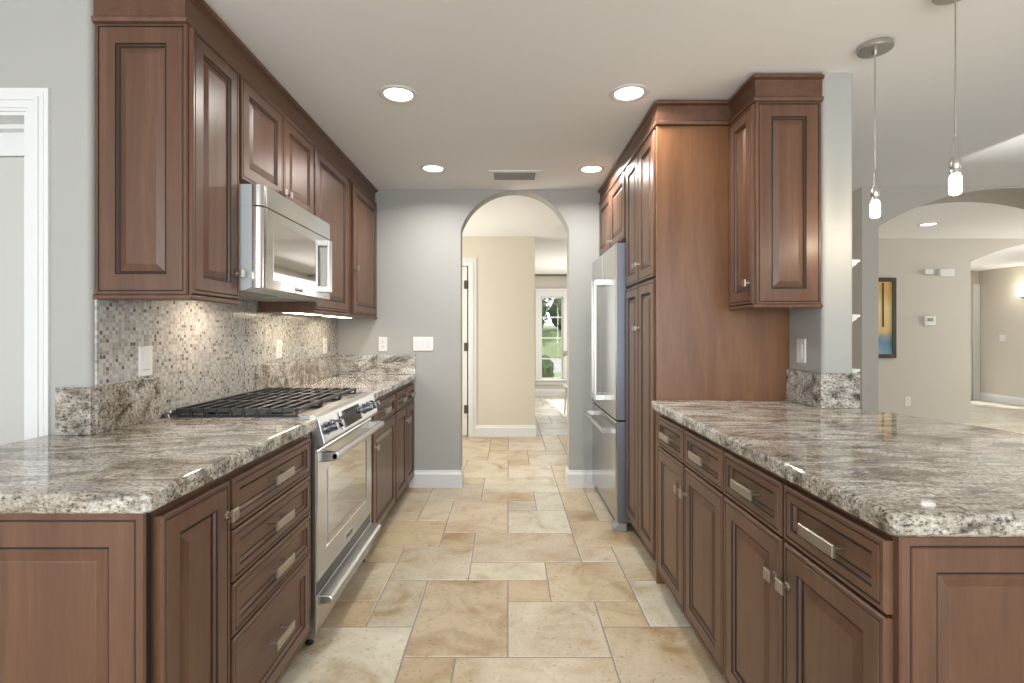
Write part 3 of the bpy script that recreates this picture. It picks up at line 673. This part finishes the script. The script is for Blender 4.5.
# ================================================================== RANGE
RY0, RY1 = 1.992, 2.800; RF = -.757
r = thing('range', (-1.05, 2.4, 0), 'stainless steel gas range with black cooktop grates in the left counter', 'range')
mb = MB(); mb.box(XL+.02, RF-.036, RY0, RY1, .04, .895); mb.box(RF-.036, RF-.004, RY0, RY0+.005, .04, .80); mb.box(RF-.036, RF-.004, RY1-.005, RY1, .04, .80); mb.build('body', 'steel_soft', r)
for y in (RY0+.04, RY1-.04):
    mb = MB(); mb.lathe((-.80, y, 0), [(.016, .0), (.018, .006), (.012, .012), (.012, .045)], seg=14); mb.build('foot', 'black', r)
# cooktop tray
mb = MB(); mb.prism([(XL+.022, .895), (-.79, .895), (-.79, .922), (-.82, .924), (-.83, .914), (XL+.045, .914), (XL+.04, .93), (XL+.022, .93)], 'y', RY0, RY1); mb.build('cooktop', 'tray', r, bevel=.002)
# sloped control panel
cp = [(-.79, .921), (-.775, .922), (-.752, .915), (-.724, .812), (-.730, .800), (-.79, .800)]
panel = MB().prism(cp, 'y', RY0, RY1).build('control_panel', 'steel_soft', r, bevel=.003)
A = Vector((-.752, 0, .915)); Bv = Vector((-.724, 0, .812)); cd = (Bv-A).normalized(); cn = Vector((-cd.z, 0, cd.x)).normalized()
if cn.x < 0: cn = -cn
mid = A+(Bv-A)*.52
for y in (2.055, 2.125, 2.575, 2.645, 2.715, ):
    p = Vector((mid.x, y, mid.z)); k = MB(); k.cyl(p-cn*.002, p+cn*.008, .026, .026, 20); k.cyl(p+cn*.008, p+cn*.040, .020, .018, 20)
    q = p+cn*.040; k.cyl(q, q+cn*.004, .018, .014, 20)
    k.build('knob', 'knob_steel', r, smooth=True)
k = MB(); e0 = A+(Bv-A)*.16; e1 = A+(Bv-A)*.86
k.add([Vector((e.x, y, e.z))+cn*n for e in (e0, e1) for y in (2.21, 2.50) for n in (0, .004)], [(0,1,3,2),(4,6,7,5),(0,4,5,1),(2,3,7,6),(1,5,7,3),(0,2,6,4)])
k.build('display', 'glass_dark', r)
# oven door
od = MB(); od.rings((RF-.035, RY0+.006, .258), (0,1,0), (0,0,1), (1,0,0), RY1-RY0-.012, .782-.258, [(0,0,0),(0,.033,0),(.004,.035,0),(.100,.035,0),(.104,.031,0)])
odo = od.build('oven_door', 'steel', r)
MB().box(RF-.003, RF+.0005, 2.125, 2.675, .362, .69).build('oven_window', 'mirror_glass', odo)
hb = MB(); hx = RF+.062
hb.prism([(hx-.012, .738), (hx+.014, .742), (hx+.016, .758), (hx+.004, .768), (hx-.012, .764)], 'y', RY0+.03, RY1-.03)
for y in (RY0+.03, RY1-.065): hb.prism([(RF-.002, .730), (hx+.010, .736), (hx+.010, .766), (RF-.002, .772)], 'y', y, y+.035)
hb.build('handle', 'steel_soft', odo, bevel=.003)
bd = MB(); bd.box(RF-.002, RF+.003, 2.34, 2.45, .285, .312); bdo = bd.build('badge', 'steel_soft', odo, bevel=.0008)
def lettering(txt, size, loc, rot, parent, mat='slot'):
    cu = bpy.data.curves.new('lettering', 'FONT'); cu.body = txt; cu.size = size; cu.align_x = 'CENTER'; cu.align_y = 'CENTER'; cu.extrude = .0004
    t = bpy.data.objects.new('tmp', cu); COL.objects.link(t)
    me = bpy.data.meshes.new_from_object(t.evaluated_get(bpy.context.evaluated_depsgraph_get()))
    bpy.data.objects.remove(t)
    me.transform(Matrix.Translation(loc) @ rot.to_4x4())
    off = Vector((0, 0, 0)); p = parent
    while p is not None: off += Vector(p.location); p = p.parent
    me.transform(Matrix.Translation(-off)); me.materials.clear(); me.materials.append(M[mat])
    o = bpy.data.objects.new('lettering', me); COL.objects.link(o); o.parent = parent
FX = Matrix(((0, 0, 1), (1, 0, 0), (0, 1, 0)))      # text reading along +Y, facing +X
mb = MB(); mb.box(RF-.03, RF-.008, RY0+.006, RY1-.006, .205, .256); mb.build('vent_slot', 'black', r)
mb = MB(); mb.rings((RF-.035, RY0+.006, .058), (0,1,0), (0,0,1), (1,0,0), RY1-RY0-.012, .150, [(0,0,0),(0,.033,0),(.004,.035,0)])
wd = mb.build('warming_drawer', 'steel', r)
mb = MB(); mb.prism([(RF-.002, .165), (RF+.045, .170), (RF+.055, .178), (RF+.055, .192), (RF+.045, .200), (RF-.002, .203)], 'y', RY0+.02, RY1-.02); mb.build('handle', 'steel_soft', wd, bevel=.004)
MB().box(RF-.075, RF-.03, RY0+.02, RY1-.02, .03, .058).build('kick_plate', 'black', r)
# burners and grates
gz = .946; gx0, gx1 = -1.322, -.838
for (x, y) in ((-1.21, 2.13), (-.96, 2.13), (-1.085, 2.40), (-1.21, 2.67), (-.96, 2.67)):
    mb = MB(); mb.lathe((x, y, .913), [(.052, 0), (.052, .008), (.042, .012), (.042, .018), (.036, .022), (.012, .023)], seg=24); mb.build('burner', 'black', r, smooth=True)
ys = [RY0+.012, RY0+.272, RY1-.272, RY1-.012]
for k in range(3):
    y0, y1 = ys[k]+.002, ys[k+1]-.002; mb = MB()
    for y in (y0, y1-.014): mb.box(gx0, gx1, y, y+.014, gz-.014, gz); mb.box(gx0, gx1, y+.002, y+.012, gz-.033, gz-.025)
    mb.box(gx0+.06, gx1-.06, (y0+y1)/2-.005, (y0+y1)/2+.005, gz-.012, gz-.002)
    n = 9
    for i in range(n+1):
        x = gx0+(gx1-gx0-.012)*i/n
        mb.box(x, x+.012, y0, y1, gz-.012, gz+.003)
        if i % 1 == 0:
            for y in (y0, y1-.012): mb.prism([(x, gz-.012), (x+.012, gz-.012), (x+.009, gz-.033), (x+.003, gz-.033)], 'y', y, y+.012)
    mb.build('grate', 'iron', r, bevel=.0025)
mb = MB(); mb.box(XL+.022, XL+.05, RY0+.002, RY1-.002, .93, .942); mb.build('back_trim', 'steel_soft', r, bevel=.003)

# ================================================================== MICROWAVE
MY0, MY1, MZ0, MZ1 = 2.006, 2.764, 1.418, 1.840; MF = -.975
m_ = thing('microwave', (-1.18, 2.385, MZ0), 'stainless steel over-the-range microwave under the short wall cabinet', 'microwave')
mb = MB(); mb.prism([(XL+.008, MZ0+.012), (-1.05, MZ0), (MF-.045, MZ0+.012), (MF-.045, MZ1), (XL+.008, MZ1)], 'y', MY0, MY1); mb.build('body', 'micro_body', m_)
def rounded_front(z0, z1, depth=.045, rad=.03):
    pts = [(MY0, MF-depth)]
    for i in range(7):
        t = math.pi/2*i/6; pts.append((MY0+rad*(1-math.cos(t)) if True else 0, MF-rad*(1-math.sin(t))))
    for i in range(7):
        t = math.pi/2*(1-i/6); pts.append((MY1-.008*(1-math.cos(t)), MF-.008*(1-math.sin(t))))
    pts.append((MY1, MF-depth))
    return MB().prism([(p[1], p[0]) for p in pts], 'z', z0, z1)
rounded_front(1.757, MZ1).build('vent_panel', 'steel', m_, smooth=True)
MB().box(MF-.04, MF-.004, MY0+.012, MY1-.004, 1.751, 1.757).build('vent_gap', 'black', m_)
mdo = rounded_front(MZ0+.012, 1.751).build('door', 'steel', m_, smooth=True)
mb = MB(); mb.rings((MF-.004, 2.095, 1.468), (0,1,0), (0,0,1), (1,0,0), .515, .240, [(0,0,0),(0,.0045,0),(.001,.0048,0)]); mb.build('door_window', 'mirror_glass', mdo)
hb = MB(); hx = MF+.024
hb.box(hx, hx+.013, 2.645, 2.690, 1.462, 1.735)
for z in (1.462, 1.703): hb.box(MF-.002, hx+.003, 2.640, 2.695, z, z+.032)
hb.build('handle', 'steel_soft', mdo, bevel=.003)
bd = MB(); bd.box(MF-.001, MF+.003, 2.285, 2.40, 1.432, 1.460); bdm = bd.build('badge', 'steel_soft', mdo, bevel=.0008)
mb = MB()
for k in range(2): mb.box(-1.32, -1.08, 2.08+k*.36, 2.36+k*.36, MZ0-.001, MZ0+.012)
mb.build('grease_filter', 'grey_metal', m_)

# ================================================================== FRIDGE
fy0, fy1, FX0 = 3.175, 4.072, .675
fr_ = thing('refrigerator', (1.05, 3.62, 0), 'stainless steel french door refrigerator beside the archway', 'refrigerator')
MB().box(.745, XR-.01, fy0+.004, fy1-.004, .05, 1.80).build('body', 'steel_dark', fr_)
fmid = 3.62
for a0, a1, h in ((fy0, fmid-.001, fmid-.055), (fmid+.001, fy1, fmid+.055)):
    mb = MB(); mb.rings((.742, a0, .700), (0,1,0), (0,0,1), (-1,0,0), a1-a0, 1.815-.700, [(0,0,1),(0,.062,1),(.002,.066,0),(.004,.067,0)]); dd = mb.build('door', ['steel', 'steel_dark'], fr_)
    hb = MB(); hb.box(.604, .620, h-.014, h+.014, .775, 1.625)
    for z in (.775, 1.585): hb.box(.612, .677, h-.017, h+.017, z, z+.04)
    hb.build('handle', 'steel_soft', dd, bevel=.003)
mb = MB(); mb.rings((.742, fy0, .062), (0,1,0), (0,0,1), (-1,0,0), fy1-fy0, .628, [(0,0,1),(0,.058,1),(.003,.064,0),(.010,.067,0)]); dd = mb.build('freezer_drawer', ['steel', 'steel_dark'], fr_)
hb = MB(); hb.box(.600, .616, fy0+.06, fy1-.06, .605, .635)
for y in (fy0+.06, fy1-.10): hb.box(.610, .677, y, y+.04, .602, .638)
hb.build('handle', 'steel_soft', dd, bevel=.003)
MB().box(.70, .745, fy0+.01, fy1-.01, .0, .058).build('base_grille', 'steel_dark', fr_)
mb = MB(); mb.prism([(.66, .0), (.745, .0), (.745, .05), (.70, .05), (.665, .02)], 'y', fy0+.0, fy0+.09); mb.build('foot_cover', 'grey_metal', fr_, bevel=.004)
mb = MB(); mb.box(.69, .80, fy0+.015, fy0+.075, 1.80, 1.83); mb.build('hinge_cover', 'black', fr_, bevel=.004)

# ================================================================== CEILING LIGHTS, VENT, PENDANTS
def downlight(x, y, label, power, r0=.067, cat='ceiling light'):
    t = thing('recessed_light', (x, y, CZ), label, cat, 'recessed ceiling lights')
    mb = MB(); n = 32; prof = [(r0, -.0005), (r0+.006, -.006), (r0+.024, -.004), (r0+.028, -.0002)]
    vs = []; fs = []
    for rr, z in prof:
        for i in range(n): a = 2*math.pi*i/n; vs.append((x+rr*math.cos(a), y+rr*math.sin(a), CZ+z))
    for k in range(3):
        for i in range(n): j = (i+1) % n; fs.append((k*n+i, k*n+j, (k+1)*n+j, (k+1)*n+i))
    mb.add(vs, fs); mb.build('trim_ring', 'plastic', t, smooth=True, angle=80)
    mb = MB(); mb.lathe((x, y, CZ), [(r0*.55, -.0045), (r0*.9, -.003), (r0+.001, -.0008)], seg=32); mb.build('lens', 'lens', t, smooth=True)
    lamp('downlight', 'AREA', (x, y, CZ-.012), power, (1, .96, .91), parent=t, shape='DISK', size=.12, spread=math.radians(160)) if power else None
for x, y, l in ((-.534, 2.451, 'round recessed ceiling light near the microwave, larger one on the left'), (.582, 2.44, 'round recessed ceiling light before the pantry, larger one on the right'),
                (-.53, 3.556, 'round recessed ceiling light close to the arch, far left one'), (.586, 3.57, 'round recessed ceiling light close to the arch, far right one')):
    downlight(x, y, l, 9.5)
downlight(4.47, 5.38, 'small recessed ceiling light seen through the wide arch on the right', 0)
v = thing('ceiling_vent', (.044, 3.715, CZ), 'rectangular louvred air vent in the ceiling before the arch', 'vent')
mb = MB()
for b in ((-.145, -.107, 3.595, 3.835), (.195, .233, 3.595, 3.835), (-.107, .195, 3.595, 3.633), (-.107, .195, 3.797, 3.835)): mb.box(b[0], b[1], b[2], b[3], CZ-.006, CZ-.0002)
mb.build('frame', 'ceiling', v, bevel=.002)
mb = MB()
for i in range(8):
    y = 3.635+i*.0205; mb.prism([(y, CZ-.001), (y+.004, CZ-.001), (y+.018, CZ-.009), (y+.014, CZ-.009)], 'x', -.107, .195)
mb.build('louvre', 'grey_metal', v)
def pendant(x, y, label):
    t = thing('pendant_light', (x, y, CZ), label, 'pendant light', 'bare bulb pendants over the peninsula')
    MB().lathe((x, y, CZ), [(.060, -.0003), (.062, -.004), (.062, -.018), (.058, -.022), (.010, -.024), (.010, -.04), (.004, -.044)], seg=32).build('canopy', 'steel_soft', t, smooth=True)
    mb = MB(); mb.cyl((x, y, CZ-.04), (x, y, 1.905), .0022, seg=8); mb.build('cord', 'nickel', t)
    MB().lathe((x, y, 0), [(.003, 1.91), (.006, 1.905), (.007, 1.845), (.011, 1.838), (.014, 1.828), (.017, 1.818), (.017, 1.805), (.014, 1.797), (.016, 1.79), (.016, 1.782), (.010, 1.78)], seg=20).build('socket', 'steel_soft', t, smooth=True)
    MB().lathe((x, y, 0), [(.008, 1.785), (.014, 1.778), (.0172, 1.770), (.0178, 1.764), (.0178, 1.724), (.016, 1.716), (.010, 1.712), (.002, 1.711)], seg=20).build('bulb', 'bulb', t, smooth=True)
    lamp('bulb_light', 'POINT', (x, y, 1.67), 2.0, (1, .82, .6), parent=t, shadow_soft_size=.03)
pendant(1.478, 2.036, 'bare bulb pendant hanging beside the grey wall end, farther of the pair')
pendant(1.50, 1.695, 'bare bulb pendant nearest the camera, its canopy out of the picture')

# under-cabinet lights
def strip(x, y, l, label):
    t = thing('under_cabinet_light', (x, y, UZ0), label, 'under cabinet light', 'under cabinet lights')
    MB().box(x-.045, x+.045, y-l/2, y+l/2, UZ0-.014, UZ0-.0005).build('housing', 'plastic', t, bevel=.002)
    MB().box(x-.035, x+.035, y-l/2+.01, y+l/2-.01, UZ0-.0165, UZ0-.0135).build('diffuser', 'strip', t)
    lamp('strip_light', 'AREA', (x, y, UZ0-.022), .8, (1, .84, .64), parent=t, shape='RECTANGLE', size=.06, size_y=l-.03)
strip(-1.215, 2.99, .42, 'slim glowing light under the cabinet just past the microwave')
strip(-1.215, 3.60, .42, 'slim glowing light under the far left corner wall cabinet')
lamp('cooktop_light', 'AREA', (-1.2, 2.2, MZ0-.008), 1.6, (1, .78, .56), parent=m_, shape='RECTANGLE', size=.06, size_y=.10)

# ================================================================== WALL PLATES
def plate(side, plane, a, z, label, cat, gangs=1, kind='outlet', h=.115):
    """wall plate with gangs; side L faces +X, R faces -X, F faces -Y"""
    U, Nn = SIDE[side]; wd_ = .070+.046*(gangs-1); name = 'wall_outlet' if kind == 'outlet' else 'light_switch'
    t = thing(name, _p(side, plane, a, z, 0), label, cat)
    mb = MB(); mb.rings(_p(side, plane, a-wd_/2, z-h/2, .0003), U, (0,0,1), Nn, wd_, h, [(0,0,0),(0,.003,0),(.003,.006,0)]); mb.build('plate', 'plastic', t)
    for k in range(gangs):
        c = a+(k-(gangs-1)/2)*.046
        if kind == 'switch':
            mb = MB(); mb.rings(_p(side, plane, c-.0165, z-.033, .004), U, (0,0,1), Nn, .033, .066, [(0,0,0),(0,.003,0),(.002,.005,0)]); mb.build('rocker', 'white', t)
        else:
            for dz in (-.02, .02):
                mb = MB(); mb.rings(_p(side, plane, c-.017, z+dz-.014, .005), U, (0,0,1), Nn, .034, .028, [(0,0,0),(.001,.002,0)])
                for du in (-.006, .006): mb.rings(_p(side, plane, c+du-.0012, z+dz-.004, .0065), U, (0,0,1), Nn, .0024, .009, [(0,0,1),(0,.0008,1)])
                mb.build('socket', ['white', 'slot'], t)
MXW = XL+.007
plate('L', MXW, 1.91, 1.142, 'white rocker switch on the mosaic above the near left granite strip', 'switch', 1, 'switch')
plate('L', MXW, 3.02, 1.152, 'white outlet on the mosaic behind the far burner end', 'outlet')
plate('L', MXW, 3.78, 1.152, 'white outlet on the mosaic nearest the far left corner', 'outlet')
plate('F', YB, -1.015, 1.158, 'white outlet on the back wall just above the granite strip', 'outlet')
plate('F', YB, -.69, 1.160, 'wide white multi switch plate on the back wall left of the arch', 'switch', 3, 'switch', h=.112)
plate('R', XR, 2.41, 1.163, 'white rocker switch on the right wall below the wall cabinet', 'switch', 1, 'switch')
plate('F', 6.2, 4.90, .41, 'white outlet low on the living side wall below the thermostat', 'outlet')
plate('R', 8.81, 9.0, 1.16, 'white switch plate on the foyer wall past the white door trim', 'switch', 2, 'switch')

# ================================================================== LIVING SIDE ITEMS
for z, l in ((1.593, 'small white molding ledge on the far side of the wall end, uppermost'), (1.335, 'small white molding ledge on the far side of the wall end, middle'), (1.079, 'small white molding ledge on the far side of the wall end, just above the granite')):
    mb = MB(); X = 1.5405
    mb.prism([(X, z), (X+.110, z), (X+.110, z-.012), (X+.098, z-.014), (X+.092, z-.024), (X+.076, z-.034), (X+.070, z-.046), (X+.062, z-.05), (X, z-.06)], 'y', 2.37, 2.75)
    tag(mb.build('wall_ledge', 'white'), l, 'shelf', 'white wall ledges')
t = thing('framed_painting', (4.40, 6.19, 1.43), 'dark framed abstract painting in gold and blue seen past the arch edge', 'painting')
x0, x1, z0, z1 = 4.06, 4.742, .94, 1.925; mb = MB()
for a, b, cc, d in ((x0, x0+.05, z0, z1), (x1-.05, x1, z0, z1), (x0+.05, x1-.05, z0, z0+.05), (x0+.05, x1-.05, z1-.05, z1)): mb.box(a, b, 6.165, 6.199, cc, d)
mb.build('frame', 'frame_dark', t, bevel=.006)
MB().box(x0+.05, x1-.05, 6.18, 6.198, z0+.05, z1-.05).build('canvas', 'painting', t)
mb = MB(); mb.box(x1-.17, x1-.15, 6.176, 6.181, 1.32, 1.86)
mb.build('dark_stroke', 'frame_dark', t)
t = thing('thermostat', (5.16, 6.2, 1.40), 'small white thermostat on the wall seen through the wide arch', 'thermostat')
MB().box(5.095, 5.225, 6.176, 6.1995, 1.34, 1.46).build('housing', 'plastic', t, bevel=.006)
MB().box(5.125, 5.195, 6.173, 6.177, 1.39, 1.43).build('display', 'grey_metal', t, bevel=.001)
t = tag(MB().box(5.27, 5.445, 6.16, 6.1995, 1.94, 2.035).build('door_chime', 'plastic', bevel=.006), 'white rectangular door chime box high on the wall', 'door chime')
t = tag(MB().box(5.09, 5.19, 6.165, 6.1995, 1.965, 2.03).build('motion_sensor', 'plastic', bevel=.008), 'small white sensor box high on the wall left of the chime', 'sensor')
t = thing('wall_sconce', (8.81, 8.62, 1.93), 'glowing wall sconce at the right edge on the foyer wall', 'wall lamp')
MB().box(8.795, 8.8095, 8.57, 8.67, 1.85, 2.0).build('back_plate', 'nickel', t, bevel=.003)
MB().lathe((8.74, 8.62, 0), [(.035, 1.88), (.055, 1.90), (.065, 2.0), (.06, 2.0), (.05, 1.91), (.02, 1.895)], seg=20).build('shade', 'lens', t, smooth=True)
MB().box(8.735, 8.80, 8.612, 8.628, 1.868, 1.884).build('arm', 'nickel', t)
lamp('sconce_light', 'POINT', (8.62, 8.62, 1.98), 2.5, (1, .85, .65), parent=t, shadow_soft_size=.04)
# white chair in the front room, mostly hidden by the arch
t = thing('dining_chair', (1.06, 7.5, 0), 'white curved-back chair in the far room, mostly hidden by the arch edge', 'chair')
pts = []
for i in range(13):
    a = -1+2*i/12; pts.append((1.06+.27*a, 7.33-.05*(1-a*a), .985-.035*a*a+ (.0 if abs(a) < .9 else -.02)))
MB().tube(pts, .036, 10).build('crest_rail', 'white', t, smooth=True)
for x in (.885, 1.235): MB().tube([(x, 7.35, .44), (x, 7.33, .72), (x+(.01 if x > 1 else -.01), 7.31, .965)], .014, 8).build('back_post', 'white', t, smooth=True)
for x in (.97, 1.06, 1.15): MB().tube([(x, 7.36, .45), (x, 7.30, .96)], .008, 8).build('spindle', 'white', t, smooth=True)
MB().prism([(.86, 7.34), (1.26, 7.34), (1.29, 7.75), (.83, 7.75)], 'z', .425, .455).build('seat', 'white', t, bevel=.01)
for x, y, dx, dy in ((.90, 7.38, -.02, -.04), (1.22, 7.38, .02, -.04), (.88, 7.70, -.02, .03), (1.24, 7.70, .02, .03)): MB().cyl((x+dx, y+dy, 0), (x, y, .43), .013, .018, 12).build('leg', 'white', t)

# ================================================================== OUTSIDE THE FRONT WINDOW
struct('lawn', MB().box(-40, 40, 10.16, 18.5, -.5, -.20), 'grass')
struct('street', MB().box(-40, 40, 18.5, 29, -.5, -.22), 'asphalt')
struct('lawn_bank', MB().prism([(29, -.5), (60, -.5), (60, 2.2), (36, 1.4), (29, -.15)], 'x', -40, 40), 'grass')
def shrub(x, y, r, hgt, label, seed, z0=-.2, name='shrub'):
    rn = random.Random(seed); mb = MB()
    bm = bmesh.new(); bmesh.ops.create_icosphere(bm, subdivisions=3, radius=1)
    for v_ in bm.verts:
        k = 1+rn.uniform(-.16, .16); v_.co = Vector((v_.co.x*r*k, v_.co.y*r*k, v_.co.z*hgt/2*k))
    mb.add([v_.co+Vector((x, y, z0+hgt*.48)) for v_ in bm.verts], [[q.index for q in f.verts] for f in bm.faces]); bm.free()
    # loose leaves
    for i in range(260):
        th = rn.uniform(0, 2*math.pi); ph = math.acos(rn.uniform(-1, 1)); d = Vector((math.sin(ph)*math.cos(th), math.sin(ph)*math.sin(th), math.cos(ph)))
        p = Vector((x+d.x*r*1.05, y+d.y*r*1.05, z0+hgt*.48+d.z*hgt*.53)); a = Vector((rn.uniform(-1,1), rn.uniform(-1,1), rn.uniform(-1,1))).normalized()*r*.14; b = d.cross(a).normalized()*r*.08
        mb.add([p-a, p+b, p+a, p-b], [(0, 1, 2, 3)])
    tag(mb.build(name, 'leaf'), label, name)
shrub(.97, 13.6, .24, .85, 'round green shrub just outside the far window', 3)
shrub(1.2, 37.5, 1.6, 3.0, 'broad green hedge shrub across the street, left one', 4, 1.3, 'hedge')
shrub(5.2, 38.0, 1.9, 3.2, 'broad green hedge shrub across the street, right one', 5, 1.3, 'hedge')
t = thing('tree', (3.0, 46, 1.7), 'leafy green tree across the street outside the far window', 'tree')
mb = MB(); mb.tube([(3.0, 46, 1.7), (3.05, 46, 3.4), (2.9, 46, 4.9)], .16, 8); mb.build('trunk', 'bark', t)
rn = random.Random(9); mb = MB()
for i in range(1500):
    d = Vector((rn.gauss(0, 1), rn.gauss(0, 1), rn.gauss(0, .75))); p = Vector((2.9, 46, 6.0))+d*1.7
    a = Vector((rn.uniform(-1,1), rn.uniform(-1,1), rn.uniform(-1,1))).normalized()*.2; b = a.orthogonal().normalized()*.12
    mb.add([p-a, p+b, p+a, p-b], [(0, 1, 2, 3)])
mb.build('crown', 'leaf', t)

# brand plates on the appliances
lettering('KitchenAid', .019, Vector((RF+.0034, 2.395, .2985)), FX, bdo)
lettering('KitchenAid', .018, Vector((MF+.0034, 2.3425, 1.446)), FX, bdm)
